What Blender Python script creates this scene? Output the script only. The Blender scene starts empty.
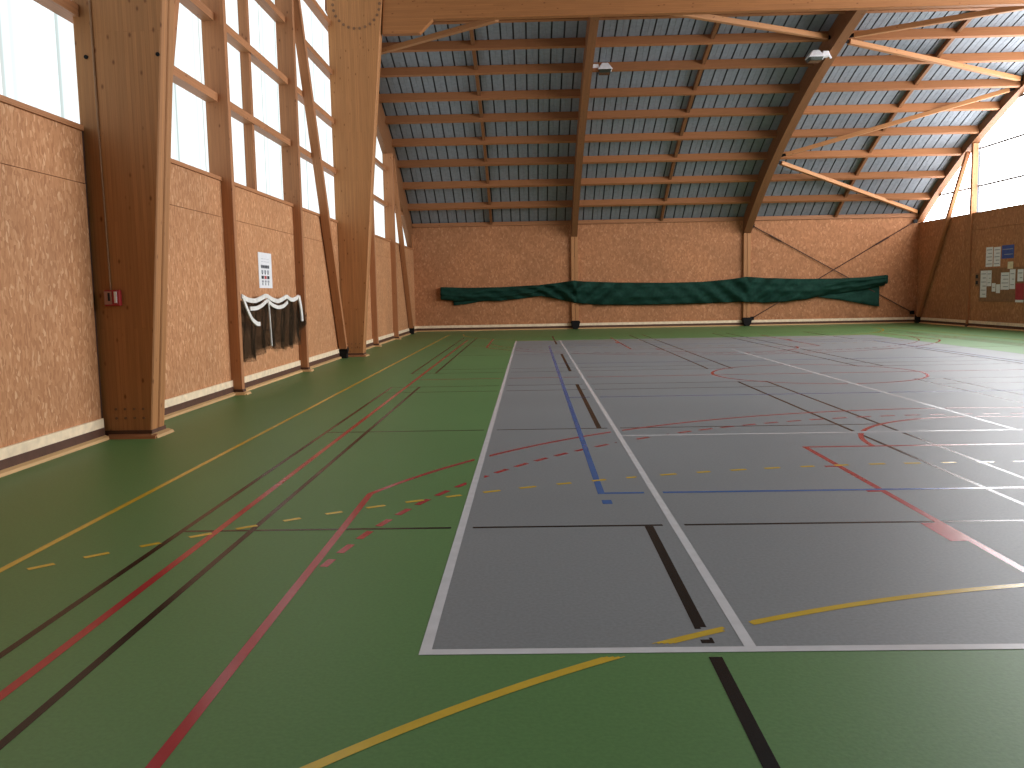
import bpy, bmesh, math, random
from mathutils import Vector, Matrix
import numpy as np
random.seed(7)
sc = bpy.context.scene
COL = sc.collection
V = Vector

# ------------------------------------------------------------------ materials
def nt(name):
    m = bpy.data.materials.new(name); m.use_nodes = True
    t = m.node_tree; b = t.nodes['Principled BSDF']
    return m, t, b
def N(t, kind, **kw):
    n = t.nodes.new(kind)
    for k, v in kw.items():
        if hasattr(n, k): setattr(n, k, v)
        else: n.inputs[k].default_value = v
    return n
def ramp(t, stops):
    r = t.nodes.new('ShaderNodeValToRGB'); e = r.color_ramp.elements
    while len(e) < len(stops): e.new(0.5)
    for i, (p, c) in enumerate(stops):
        e[i].position = p; e[i].color = (*c, 1)
    return r
def mixc(t, a, b, fac, mode='MIX'):
    n = t.nodes.new('ShaderNodeMix'); n.data_type = 'RGBA'; n.blend_type = mode
    for s, v in ((0, fac), (6, a), (7, b)):
        if hasattr(v, 'is_linked') or isinstance(v, bpy.types.NodeSocket): t.links.new(v, n.inputs[s])
        else: n.inputs[s].default_value = v if s == 0 else (*v, 1)
    return n.outputs[2]
def plain(name, col, rough=.6, spec=.3, metal=0.0, noise=.06):
    m, t, b = nt(name)
    n = N(t, 'ShaderNodeTexNoise', Scale=9.0, Detail=3.0)
    tc = N(t, 'ShaderNodeTexCoord'); t.links.new(tc.outputs['Object'], n.inputs['Vector'])
    lo = tuple(max(0, c * (1 - noise * 2)) for c in col); hi = tuple(c * (1 + noise * 2) for c in col)
    r = ramp(t, [(.3, lo), (.7, hi)]); t.links.new(n.outputs['Fac'], r.inputs['Fac'])
    t.links.new(r.outputs['Color'], b.inputs['Base Color'])
    b.inputs['Roughness'].default_value = rough; b.inputs['Specular IOR Level'].default_value = spec
    b.inputs['Metallic'].default_value = metal
    return m
def wood(name, base, rough=.55, lam=True, knots=True, vary=.12):
    """glued-laminated timber: grain along U of the UV map (metres)"""
    m, t, b = nt(name)
    uv = N(t, 'ShaderNodeUVMap'); oi = N(t, 'ShaderNodeObjectInfo')
    off = N(t, 'ShaderNodeVectorMath', operation='MULTIPLY_ADD')
    cx = N(t, 'ShaderNodeCombineXYZ'); t.links.new(oi.outputs['Random'], cx.inputs[0]); t.links.new(oi.outputs['Random'], cx.inputs[1])
    t.links.new(cx.outputs[0], off.inputs[0]); off.inputs[1].default_value = (37, 19, 0); t.links.new(uv.outputs[0], off.inputs[2])
    def mapped(s):
        mp = N(t, 'ShaderNodeMapping'); mp.inputs['Scale'].default_value = s
        t.links.new(off.outputs[0], mp.inputs['Vector']); return mp.outputs[0]
    g = N(t, 'ShaderNodeTexNoise', Scale=1.0, Detail=5.0, Roughness=.6); t.links.new(mapped((1.3, 38, 1)), g.inputs['Vector'])
    dk = tuple(c * .84 for c in base); lt = tuple(min(1, c * 1.13) for c in base)
    r = ramp(t, [(.28, dk), (.5, base), (.75, lt)]); t.links.new(g.outputs['Fac'], r.inputs['Fac'])
    c = r.outputs['Color']
    if lam:   # lamella boards, each of a slightly different tone
        br = N(t, 'ShaderNodeTexBrick', offset=.37); t.links.new(off.outputs[0], br.inputs['Vector'])
        br.inputs['Scale'].default_value = 1; br.inputs['Brick Width'].default_value = 3.1; br.inputs['Row Height'].default_value = .045
        br.inputs['Mortar Size'].default_value = .0022; br.inputs['Color1'].default_value = (.84, .84, .84, 1); br.inputs['Color2'].default_value = (1.1, 1.08, 1.05, 1)
        br.inputs['Mortar'].default_value = (.72, .68, .64, 1)
        c = mixc(t, c, br.outputs['Color'], .6, 'MULTIPLY')
    if knots:
        vo = N(t, 'ShaderNodeTexVoronoi', Scale=1.0, Randomness=1.0); t.links.new(mapped((4.2, 8.0, 1)), vo.inputs['Vector'])
        kr = ramp(t, [(.05, (.36, .26, .22)), (.15, (1, 1, 1))]); t.links.new(vo.outputs['Distance'], kr.inputs['Fac'])
        c = mixc(t, c, kr.outputs['Color'], .8, 'MULTIPLY')
    tone = N(t, 'ShaderNodeMapRange'); tone.inputs['To Min'].default_value = 1 - vary; tone.inputs['To Max'].default_value = 1 + vary
    t.links.new(oi.outputs['Random'], tone.inputs['Value'])
    hs = N(t, 'ShaderNodeHueSaturation'); t.links.new(c, hs.inputs['Color']); t.links.new(tone.outputs[0], hs.inputs['Value'])
    t.links.new(hs.outputs[0], b.inputs['Base Color'])
    b.inputs['Roughness'].default_value = rough; b.inputs['Specular IOR Level'].default_value = .25
    return m
def osb(name, scale, stops):
    m, t, b = nt(name)
    tc = N(t, 'ShaderNodeTexCoord')
    dn = N(t, 'ShaderNodeTexNoise', Scale=5.0, Detail=2.0); t.links.new(tc.outputs['Object'], dn.inputs['Vector'])
    sub = N(t, 'ShaderNodeVectorMath', operation='MULTIPLY_ADD'); t.links.new(dn.outputs['Color'], sub.inputs[0])
    sub.inputs[1].default_value = (.11, .11, .11); t.links.new(tc.outputs['Object'], sub.inputs[2])
    cols = []
    for rot, s, seed in ((.5, scale, 0), (-.6, (scale[0] * 1.25, scale[1] * 1.25, scale[2] * 1.2), 11.3)):
        mp = N(t, 'ShaderNodeMapping'); mp.inputs['Rotation'].default_value = (rot, rot * .9, 0); mp.inputs['Scale'].default_value = scale if seed == 0 else s
        mp.inputs['Location'].default_value = (seed, seed, seed)
        t.links.new(sub.outputs[0], mp.inputs['Vector'])
        vo = N(t, 'ShaderNodeTexVoronoi', Scale=1.0, Randomness=1.0); t.links.new(mp.outputs[0], vo.inputs['Vector'])
        sp = N(t, 'ShaderNodeSeparateColor'); t.links.new(vo.outputs['Color'], sp.inputs[0])
        r = ramp(t, stops); t.links.new(sp.outputs[0], r.inputs['Fac']); cols.append((r.outputs['Color'], sp.outputs[1]))
    th = N(t, 'ShaderNodeMath', operation='GREATER_THAN'); th.inputs[1].default_value = .5; t.links.new(cols[1][1], th.inputs[0])
    c = mixc(t, cols[0][0], cols[1][0], th.outputs[0])
    big = N(t, 'ShaderNodeTexNoise', Scale=.8, Detail=2.0); t.links.new(tc.outputs['Object'], big.inputs['Vector'])
    br = ramp(t, [(.3, (.9, .9, .9)), (.7, (1.08, 1.06, 1.04))]); t.links.new(big.outputs['Fac'], br.inputs['Fac'])
    c = mixc(t, c, br.outputs['Color'], 1.0, 'MULTIPLY')
    t.links.new(c, b.inputs['Base Color']); b.inputs['Roughness'].default_value = .65; b.inputs['Specular IOR Level'].default_value = .22
    return m
def floor_mat(name, col, rough, spec):
    m, t, b = nt(name)
    tc = N(t, 'ShaderNodeTexCoord')
    a = N(t, 'ShaderNodeTexNoise', Scale=55.0, Detail=3.0); t.links.new(tc.outputs['Object'], a.inputs['Vector'])
    g = N(t, 'ShaderNodeTexNoise', Scale=.35, Detail=3.0); t.links.new(tc.outputs['Object'], g.inputs['Vector'])
    r = ramp(t, [(.3, tuple(c * .9 for c in col)), (.7, tuple(c * 1.1 for c in col))]); t.links.new(a.outputs['Fac'], r.inputs['Fac'])
    r2 = ramp(t, [(.3, (.94, .94, .94)), (.7, (1.05, 1.05, 1.05))]); t.links.new(g.outputs['Fac'], r2.inputs['Fac'])
    t.links.new(mixc(t, r.outputs['Color'], r2.outputs['Color'], 1.0, 'MULTIPLY'), b.inputs['Base Color'])
    b.inputs['Roughness'].default_value = rough; b.inputs['Specular IOR Level'].default_value = spec
    bp = N(t, 'ShaderNodeBump', Strength=.05, Distance=.01); t.links.new(a.outputs['Fac'], bp.inputs['Height']); t.links.new(bp.outputs[0], b.inputs['Normal'])
    return m
def paint(name, col, rough=.22):
    return plain(name, col, rough, .45, noise=.03)
def pane_mat(name, strength, tint, axis):
    """translucent daylit polycarbonate sheet: glows, with soft vertical ribs"""
    m, t, b = nt(name); t.nodes.remove(b)
    tc = N(t, 'ShaderNodeTexCoord'); mp = N(t, 'ShaderNodeMapping'); t.links.new(tc.outputs['Object'], mp.inputs['Vector'])
    sp = N(t, 'ShaderNodeSeparateXYZ'); t.links.new(mp.outputs[0], sp.inputs[0])
    cb = N(t, 'ShaderNodeCombineXYZ'); t.links.new(sp.outputs[1], cb.inputs[0])
    n1 = N(t, 'ShaderNodeTexNoise', Scale=5.5, Detail=2.0); t.links.new(cb.outputs[0], n1.inputs['Vector'])
    r1 = ramp(t, [(.35, tuple(c * .80 for c in tint)), (.5, tuple(c * .98 for c in tint)), (.62, (1.05, 1.05, 1.05))]); t.links.new(n1.outputs['Fac'], r1.inputs['Fac'])
    mo = N(t, 'ShaderNodeMath', operation='MODULO'); mo.inputs[1].default_value = 1.02
    ad = N(t, 'ShaderNodeMath', operation='ADD'); ad.inputs[1].default_value = 20.31; t.links.new(sp.outputs[1], ad.inputs[0]); t.links.new(ad.outputs[0], mo.inputs[0])
    r2 = ramp(t, [(0, (.52, .55, .53)), (.045, (.62, .65, .63)), (.075, (1, 1, 1))]); t.links.new(mo.outputs[0], r2.inputs['Fac'])
    c = mixc(t, r1.outputs['Color'], r2.outputs['Color'], 1.0, 'MULTIPLY')
    em = N(t, 'ShaderNodeEmission', Strength=strength); t.links.new(c, em.inputs['Color'])
    out = [n for n in t.nodes if n.type == 'OUTPUT_MATERIAL'][0]; t.links.new(em.outputs[0], out.inputs[0])
    return m

M = {}
M['glulam'] = wood('glulam', (.41, .185, .070))
M['timber'] = wood('timber', (.42, .195, .080), lam=False)
M['purlin'] = wood('purlin_timber', (.345, .147, .062), lam=False, knots=False)
M['post'] = wood('post_timber', (.40, .175, .076))
M['beam'] = wood('beam_glulam', (.335, .138, .048))
M['rafter'] = wood('rafter_timber', (.235, .103, .044))
M['frame'] = wood('frame_timber', (.45, .26, .12), lam=False)
M['trim'] = wood('trim_timber', (.60, .37, .17), lam=False, knots=False)
M['plug'] = plain('plug_wood', (.20, .10, .05), .6)
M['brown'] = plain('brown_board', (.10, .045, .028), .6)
M['white'] = plain('white_board', (.90, .72, .50), .5)
OS = [(0, (.42, .188, .084)), (.3, (.49, .230, .106)), (.65, (.54, .260, .122)), (.9, (.60, .310, .155)), (1, (.70, .41, .23))]
M['osb'] = osb('oriented_strand_board', (32, 32, 12), OS)
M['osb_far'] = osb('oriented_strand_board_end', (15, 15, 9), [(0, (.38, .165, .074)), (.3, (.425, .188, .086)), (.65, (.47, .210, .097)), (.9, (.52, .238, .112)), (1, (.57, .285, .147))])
M['green'] = floor_mat('green_sport_floor', (.090, .200, .060), .46, .46)
M['grey'] = floor_mat('grey_sport_floor', (.205, .216, .224), .46, .46)
M['deck'] = plain('grey_roof_deck', (.235, .262, .295), .55, .3, noise=.05)
M['seam'] = plain('roof_seam', (.045, .05, .055), .7)
M['pwhite'] = paint('white_line_paint', (.62, .62, .64))
M['pyellow'] = paint('yellow_line_paint', (.58, .39, .04))
M['pred'] = paint('red_line_paint', (.36, .022, .03))
M['pblue'] = paint('blue_line_paint', (.035, .12, .34))
M['pblack'] = plain('black_line_paint', (.006, .006, .0055), .25, .22, noise=.03)
M['steel'] = plain('dark_steel', (.007, .006, .006), .7, .2)
M['rod'] = plain('steel_rod', (.085, .042, .03), .6, .2)
M['greyrail'] = plain('grey_window_rail', (.20, .19, .18), .6, .2)
M['lampwhite'] = plain('white_enamel', (.85, .85, .88), .4, .5)
M['lampglass'] = plain('dark_lamp_glass', (.03, .04, .03), .15, .5)
M['curtain'] = plain('green_curtain_cloth', (.009, .043, .030), .8, .15, noise=.10)
M['curtain2'] = plain('faded_green_cloth', (.016, .060, .044), .8, .15, noise=.1)
M['rope'] = plain('white_strap', (.80, .77, .72), .7)
M['paper'] = plain('white_paper', (.82, .82, .84), .7, .2, noise=.015)
M['ink'] = plain('dark_ink', (.03, .03, .035), .7, .2)
M['greyink'] = plain('grey_ink', (.33, .34, .37), .7, .2)
M['redink'] = plain('red_ink', (.45, .06, .06), .7, .2)
M['bluepaper'] = plain('blue_paper', (.07, .11, .36), .7, .2)
M['redpaper'] = plain('red_paper', (.42, .05, .06), .7, .2)
M['creampaper'] = plain('cream_paper', (.80, .70, .48), .7, .2)
M['redplastic'] = plain('red_plastic', (.38, .025, .03), .4, .4)
M['palepanel'] = plain('pale_panel', (.42, .22, .19), .4, .4)
M['cork'] = plain('board_backing', (.30, .155, .085), .8, .1, noise=.08)
M['conduit'] = plain('conduit', (.30, .165, .085), .5)
M['pane_l'] = pane_mat('daylit_sheet_west', .98, (.86, .95, .96), 'y')
M['pane_r'] = pane_mat('daylit_sheet_east', 8.5, (.98, .98, 1.0), 'y')

# netting: dark cord with holes
m, t, b = nt('black_netting')
uv = N(t, 'ShaderNodeUVMap'); mp = N(t, 'ShaderNodeMapping'); mp.inputs['Rotation'].default_value = (0, 0, .6); mp.inputs['Scale'].default_value = (24, 24, 1)
nz = N(t, 'ShaderNodeTexNoise', Scale=3.0); t.links.new(uv.outputs[0], nz.inputs['Vector'])
ma = N(t, 'ShaderNodeVectorMath', operation='MULTIPLY_ADD'); ma.inputs[1].default_value = (.10, .10, 0); t.links.new(nz.outputs['Color'], ma.inputs[0]); t.links.new(uv.outputs[0], ma.inputs[2])
t.links.new(ma.outputs[0], mp.inputs[0])
br = N(t, 'ShaderNodeTexBrick', offset=0.0); t.links.new(mp.outputs[0], br.inputs['Vector'])
br.inputs['Scale'].default_value = 1; br.inputs['Brick Width'].default_value = 1; br.inputs['Row Height'].default_value = 1; br.inputs['Mortar Size'].default_value = .135; br.inputs['Mortar Smooth'].default_value = 0
tr = N(t, 'ShaderNodeBsdfTransparent'); mx = N(t, 'ShaderNodeMixShader')
b.inputs['Base Color'].default_value = (.034, .023, .014, 1); b.inputs['Roughness'].default_value = .9; b.inputs['Specular IOR Level'].default_value = .05
t.links.new(br.outputs['Fac'], mx.inputs[0]); t.links.new(tr.outputs[0], mx.inputs[1]); t.links.new(b.outputs[0], mx.inputs[2])
out = [n for n in t.nodes if n.type == 'OUTPUT_MATERIAL'][0]; t.links.new(mx.outputs[0], out.inputs[0])
M['net'] = m

# ------------------------------------------------------------------ geometry helpers
class MB:
    """collects faces (with UVs in metres, U along the grain) for ONE mesh"""
    def __init__(s): s.v = []; s.f = []; s.uv = []; s.mi = []
    def face(s, pts, along=None, mi=0, uv=None):
        i = len(s.v); s.v += [tuple(p) for p in pts]; s.f.append(tuple(range(i, i + len(pts)))); s.mi.append(mi)
        if uv is None:
            P = [V(p) for p in pts]; n = (P[1] - P[0]).cross(P[2] - P[0])
            if n.length < 1e-12: n = V((0, 0, 1))
            n.normalize(); a = V(along) if along is not None else (P[1] - P[0])
            a = a - n * a.dot(n)
            if a.length < 1e-4: a = P[1] - P[0]
            a.normalize(); q = n.cross(a)
            uv = [(p.dot(a), p.dot(q)) for p in P]
        s.uv.append(uv)
    def box(s, lo, hi, along=None, mi=0):
        x0, y0, z0 = lo; x1, y1, z1 = hi
        if along is None:
            d = (x1 - x0, y1 - y0, z1 - z0); k = d.index(max(d)); along = [0, 0, 0]; along[k] = 1
        c = [(x, y, z) for x in (x0, x1) for y in (y0, y1) for z in (z0, z1)]
        for q in ((0, 1, 3, 2), (4, 6, 7, 5), (0, 4, 5, 1), (2, 3, 7, 6), (0, 2, 6, 4), (1, 5, 7, 3)):
            s.face([c[i] for i in q], along, mi)
        return s
    def bar(s, p0, p1, w, d, up=(0, 0, 1), mi=0, taper=1.0):
        p0, p1 = V(p0), V(p1); a = (p1 - p0).normalized(); r = a.cross(V(up)).normalized(); u = r.cross(a)
        def ring(p, k): return [p + r * (w / 2 * i * k) + u * (d / 2 * j * k) for i, j in ((-1, -1), (1, -1), (1, 1), (-1, 1))]
        A, B = ring(p0, 1), ring(p1, taper)
        for i in range(4): j = (i + 1) % 4; s.face([A[i], A[j], B[j], B[i]], a, mi)
        s.face(A[::-1], u, mi); s.face(B, u, mi); return s
    def tube(s, pts, r, n=8, mi=0, cap=True):
        P = [V(p) for p in pts]; rings = []
        for k, p in enumerate(P):
            a = (P[min(k + 1, len(P) - 1)] - P[max(k - 1, 0)]).normalized()
            ref = V((0, 0, 1)) if abs(a.z) < .9 else V((1, 0, 0))
            x = a.cross(ref).normalized(); y = a.cross(x)
            rings.append([p + x * r * math.cos(2 * math.pi * i / n) + y * r * math.sin(2 * math.pi * i / n) for i in range(n)])
        for A, B in zip(rings, rings[1:]):
            for i in range(n): j = (i + 1) % n; s.face([A[i], A[j], B[j], B[i]], None, mi)
        if cap: s.face(rings[0][::-1], None, mi); s.face(rings[-1], None, mi)
        return s
    def prism(s, poly, axis, a, b, along=None, mi=0):
        """poly: 2D points, extruded along axis 0/1/2 from a to b"""
        def P(q, t):
            q = list(q); q.insert(axis, t); return tuple(q)
        n = len(poly); A = [P(q, a) for q in poly]; B = [P(q, b) for q in poly]
        s.face(A[::-1], along, mi); s.face(B, along, mi)
        for i in range(n): j = (i + 1) % n; s.face([A[i], A[j], B[j], B[i]], along, mi)
        return s
    def build(s, name, mats, parent=None, origin=None, smooth=False, bevel=0.0):
        mats = mats if isinstance(mats, (list, tuple)) else [mats]
        me = bpy.data.meshes.new(name)
        o = V(origin) if origin is not None else V((0, 0, 0))
        me.from_pydata([tuple(V(p) - o) for p in s.v], [], s.f)
        l = me.uv_layers.new(name='UVMap'); k = 0
        for f in s.uv:
            for c in f: l.data[k].uv = c; k += 1
        for q in mats: me.materials.append(M[q] if isinstance(q, str) else q)
        for p, i in zip(me.polygons, s.mi): p.material_index = i; p.use_smooth = smooth
        bm = bmesh.new(); bm.from_mesh(me); bmesh.ops.remove_doubles(bm, verts=bm.verts, dist=1e-5)
        bmesh.ops.recalc_face_normals(bm, faces=bm.faces); bm.to_mesh(me); bm.free()
        ob = bpy.data.objects.new(name, me); COL.objects.link(ob); ob.location = o
        if parent is not None:
            ob.parent = parent; ob.location = V((0, 0, 0)) if parent.parent is not None else -V(parent.location)
        if bevel:
            bv = ob.modifiers.new('edge', 'BEVEL'); bv.width = bevel; bv.segments = 1; bv.limit_method = 'ANGLE'; bv.angle_limit = .8
        return ob
def tag(o, label=None, cat=None, group=None, kind=None):
    if label: o['label'] = label
    if cat: o['category'] = cat
    if group: o['group'] = group
    if kind: o['kind'] = kind
    return o
def empty(name, loc=(0, 0, 0)):
    o = bpy.data.objects.new(name, None); COL.objects.link(o); o.location = loc; o.empty_display_size = .2; return o
def struct(o, label=None):
    o['kind'] = 'structure'
    if label: o['label'] = label
    return o

# ------------------------------------------------------------------ layout (metres; X right, Y down the hall, Z up)
XW, XP, XG = -4.69, -4.52, -4.86         # left OSB face, post face, glazing plane
XR, XRG = 15.5, 15.68                    # right OSB face, right glazing plane
Y0, Y1 = -4.75, 35.6                     # near and far end walls
YM = (Y0 + Y1) / 2                       # middle of the hall
SL, SR, EV = 3.34, 3.97, 4.25            # left sill, right sill, eaves of end wall
CY, CZ = 16.27, -26.8                    # centre of the roof arc
def drop(y): return .14 * max(0.0, (y - 31.5) / 4.1) ** 2
def arc(R, deg):
    y, z = CY + R * math.cos(math.radians(deg)), CZ + R * math.sin(math.radians(deg)); return (y, z - drop(y))
def arc_z(R, y):
    if y < YM: y = 2 * YM - y
    return CZ + math.sqrt(R * R - (y - CY) ** 2) - drop(y)
R_UNDER, R_PUR, R_DECK = 36.25, 36.60, 36.76

# ------------------------------------------------------------------ floor and its painted lines
fl = MB(); fl.box((XW - .3, Y0 - .2, -.15), (XR + .3, Y1 + .2, 0), (1, 0, 0)); floor = struct(fl.build('floor', 'green'), 'green sports floor with painted court lines')
TL, TR, TN, TF = -.494, 10.474, 3.523, 27.29
gr = MB(); gr.face([(TL, TN, .0005), (TR, TN, .0005), (TR, TF + .02, .0005), (TL, TF + .02, .0005)])
tag(gr.build('grey_court_area', 'grey', floor), 'grey rectangle of the floor inside the white outer lines')

MARKS = []      # (name, material, priority, half width, polyline, dash)
def mark(name, mat, pri, pts, w=.05, dash=None): MARKS.append([name, mat, pri, w / 2, [tuple(p) for p in pts], dash])
CX, CYM = 4.99, 15.407
def fx(x): return 2 * CX - x
def fy(y): return 2 * CYM - y
def arcpts(cx, cy, r, a0, a1, n=90): return [(cx + r * math.cos(math.radians(a0 + (a1 - a0) * i / n)), cy + r * math.sin(math.radians(a0 + (a1 - a0) * i / n))) for i in range(n + 1)]
W = 'white_court_line'; P = 0
mark(W, 'pwhite', P, [(TL + .025, TN), (TL + .025, TF)]); mark(W, 'pwhite', P, [(TR - .025, TN), (TR - .025, TF)])
mark(W, 'pwhite', P, [(TL, TN + .027), (TR, TN + .027)], .055); mark(W, 'pwhite', P, [(TL, TF - .027), (TR, TF - .027)], .055)
mark(W, 'pwhite', P, [(TL + 1.397, TN), (TL + 1.397, TF)]); mark(W, 'pwhite', P, [(TR - 1.397, TN), (TR - 1.397, TF)])
mark(W, 'pwhite', P, [(TL + 1.4, TN + 5.51), (TR - 1.4, TN + 5.51)]); mark(W, 'pwhite', P, [(TL + 1.4, TF - 5.51), (TR - 1.4, TF - 5.51)])
mark(W, 'pwhite', P, [(CX, TN + 5.51), (CX, TF - 5.51)])
Yl = 'yellow_court_line'; P = 1; XS = -3.015
mark(Yl, 'pyellow', P, [(XS, -1.58), (XS, fy(-1.58))]); mark(Yl, 'pyellow', P, [(fx(XS), -1.58), (fx(XS), fy(-1.58))])
def goal_arc(r, far):
    a = [(x, y) for x, y in arcpts(3.49, -1.58, r, 180, 90)] + arcpts(6.49, -1.58, r, 90, 0)
    a = [q for q in a if XS <= q[0] <= fx(XS)]
    return [(x, fy(y)) for x, y in a] if far else a
mark('yellow_goal_area_arc', 'pyellow', P, goal_arc(5.975, 0)); mark('yellow_goal_area_arc', 'pyellow', P, goal_arc(5.975, 1))
mark('yellow_dashed_arc', 'pyellow', P, goal_arc(8.975, 0), .05, (.152, .3059, .172)); mark('yellow_dashed_arc', 'pyellow', P, goal_arc(8.975, 1), .05, (.152, .3059, .172))
B = 'blue_court_line'; P = 2
mark(B, 'pblue', P, [(.505, 6.41), (.505, fy(6.41))], .052); mark(B, 'pblue', P, [(fx(.505), 6.41), (fx(.505), fy(6.41))], .052)
for y in (6.435, 12.43, fy(12.43), fy(6.435)): mark(B, 'pblue', P, [(.505, y), (fx(.505), y)])
mark('blue_service_mark', 'pblue', P, [(.525, 6.10), (.525, 6.22)], .07)
mark('blue_service_mark', 'pblue', P, [(.525, fy(6.10)), (.525, fy(6.22))], .07)
Rl = 'red_court_line'; P = 3; XB = -2.06
mark(Rl, 'pred', P, [(XB, 2.42), (XB, fy(2.42))]); mark(Rl, 'pred', P, [(fx(XB), 2.42), (fx(XB), fy(2.42))])
mark(Rl, 'pred', P, [(XB, CYM), (fx(XB), CYM)])
h = math.sqrt(6.725 ** 2 - 6.235 ** 2); ang = math.degrees(math.atan2(h, 6.235))
def three(far):
    a = [(CX - 6.235, 2.2)] + [q for q in arcpts(CX, 4.0, 6.725, 180 - ang, ang, 160)] + [(CX + 6.235, 2.2)]
    return [(x, fy(y)) for x, y in a] if far else a
mark('red_three_point_arc', 'pred', P, three(0)); mark('red_three_point_arc', 'pred', P, three(1))
mark('red_dashed_arc', 'pred', P, arcpts(CX, 4.0, 6.215, 173.2, 6.8, 160), .05, (.20, .3005, .05))
mark('red_dashed_arc', 'pred', P, [(x, fy(y)) for x, y in arcpts(CX, 4.0, 6.215, 173.2, 6.8, 160)], .05, (.20, .3005, .05))
K = 2.575
for far in (0, 1):
    g = (lambda q: [(x, fy(y)) for x, y in q]) if far else (lambda q: q)
    mark(Rl, 'pred', P, g([(K, 2.42), (K, 8.225), (fx(K), 8.225), (fx(K), 2.42)]))
    mark('red_free_throw_arc', 'pred', P, g(arcpts(CX, 8.225, 1.775, 180, 0, 60)))
    for sx in (lambda x: x, fx):
        mark('red_lane_mark', 'pred', P, g([(sx(2.455), 7.31), (sx(2.57), 7.31)])); mark('red_lane_mark', 'pred', P, g([(sx(2.455), 6.385), (sx(2.57), 6.385)]))
        mark('red_lane_block', 'pred', P, g([(sx(2.50), 5.08), (sx(2.50), 5.49)]), .10)
mark('red_centre_circle', 'pred', P, arcpts(CX, CYM, 1.775, 0, 360, 120))
K2 = 'black_court_line'; P = 4
for sx in (lambda x: x, fx):
    for q in (lambda y: y, fy):
        for x in (-2.295, -1.835, 3.345, 3.80): mark(K2, 'pblack', P, [(sx(x), q(.83)), (sx(x), q(14.22))], .04)
        for a, c in ((.83, 5.50), (9.56, 14.22)): mark(K2, 'pblack', P, [(sx(.735), q(a)), (sx(.735), q(c))], .055)
        for y in (.85, 1.6, 5.52, 9.56, 13.42, 14.2): mark(K2, 'pblack', P, [(sx(-2.30), q(y)), (sx(3.81), q(y))], .035)

def resample(pts, step):
    P_ = np.array(pts, float); d = np.r_[0, np.cumsum(np.hypot(*np.diff(P_, axis=0).T))]
    n = max(2, int(d[-1] / step)); s = np.linspace(0, d[-1], n + 1)
    return np.c_[np.interp(s, d, P_[:, 0]), np.interp(s, d, P_[:, 1])], s
def dist_to(poly, Q):
    P_ = np.array(poly, float); out = np.full(len(Q), 1e9)
    for a, c in zip(P_[:-1], P_[1:]):
        ab = c - a; L = max(ab @ ab, 1e-12); tt = np.clip(((Q - a) @ ab) / L, 0, 1)
        out = np.minimum(out, np.hypot(*(Q - a - tt[:, None] * ab).T))
    return out
def crosses_shallow(pri_a, pri_b): return False
for i, (name, mat, pri, hw, pts, dash) in enumerate(MARKS):
    corners = len(pts) <= 4
    Q, s = resample(pts, .02)
    if corners:     # keep exact corners
        Q = np.vstack([resample(pts[k:k + 2], .02)[0] for k in range(len(pts) - 1)]); s = np.r_[0, np.cumsum(np.hypot(*np.diff(Q, axis=0).T))]
    T = np.zeros_like(Q); T[1:-1] = Q[2:] - Q[:-2]; T[0] = Q[1] - Q[0]; T[-1] = Q[-1] - Q[-2]
    if corners:
        for k in range(1, len(Q)):
            d = Q[k] - Q[k - 1]
            if np.hypot(*d) > 1e-6: T[k] = d
        T[0] = Q[1] - Q[0]
    T /= np.maximum(np.hypot(*T.T), 1e-9)[:, None]; Nn = np.c_[-T[:, 1], T[:, 0]]
    z = .0009 + (4 - pri) * .00022 + i * 1.8e-6
    mb = MB(); n = len(Q); LN = 1 if pri == 0 else 8
    for lane in range(LN):
        o0, o1 = hw * (2 * lane / LN - 1), hw * (2 * (lane + 1) / LN - 1)
        C_ = Q + Nn * (o0 + o1) / 2
        keep = np.ones(n, bool)
        if dash: keep &= ((s + dash[2]) % dash[1]) < dash[0]
        for (n2, m2, p2, hw2, pts2, d2) in MARKS:
            if p2 < pri and (p2 == 0 or (p2 == 1 and not d2 and pri in (2, 3, 4))):
                keep &= dist_to(pts2, C_) > hw2 + (.034 if p2 == 0 else .022)
        k = 0
        while k < n:
            if not keep[k]: k += 1; continue
            e = k
            while e + 1 < n and keep[e + 1] and not (corners and np.hypot(*(Q[e + 1] - Q[e])) < 1e-6): e += 1
            if e > k:
                sg, ns = Q[k:e + 1], Nn[k:e + 1]
                if corners:
                    d = (sg[-1] - sg[0]) / max(1e-9, np.hypot(*(sg[-1] - sg[0]))); nn = np.array([-d[1], d[0]])
                    a_ = sg[0] + d * hw * (len(pts) > 2 and k > 0 and keep[k - 1]); b_ = sg[-1] + d * hw * (len(pts) > 2 and e + 1 < n and keep[min(e + 1, n - 1)])
                    mb.face([(*(a_ + nn * o0), z), (*(b_ + nn * o0), z), (*(b_ + nn * o1), z), (*(a_ + nn * o1), z)])
                else:
                    idx = list(range(0, len(sg) - 1, 6)) + [len(sg) - 1]
                    for u, v_ in zip(idx[:-1], idx[1:]):
                        mb.face([(*(sg[u] + ns[u] * o0), z), (*(sg[v_] + ns[v_] * o0), z), (*(sg[v_] + ns[v_] * o1), z), (*(sg[u] + ns[u] * o1), z)])
            k = e + 1
    if mb.f: mb.build(name, mat, floor)

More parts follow.
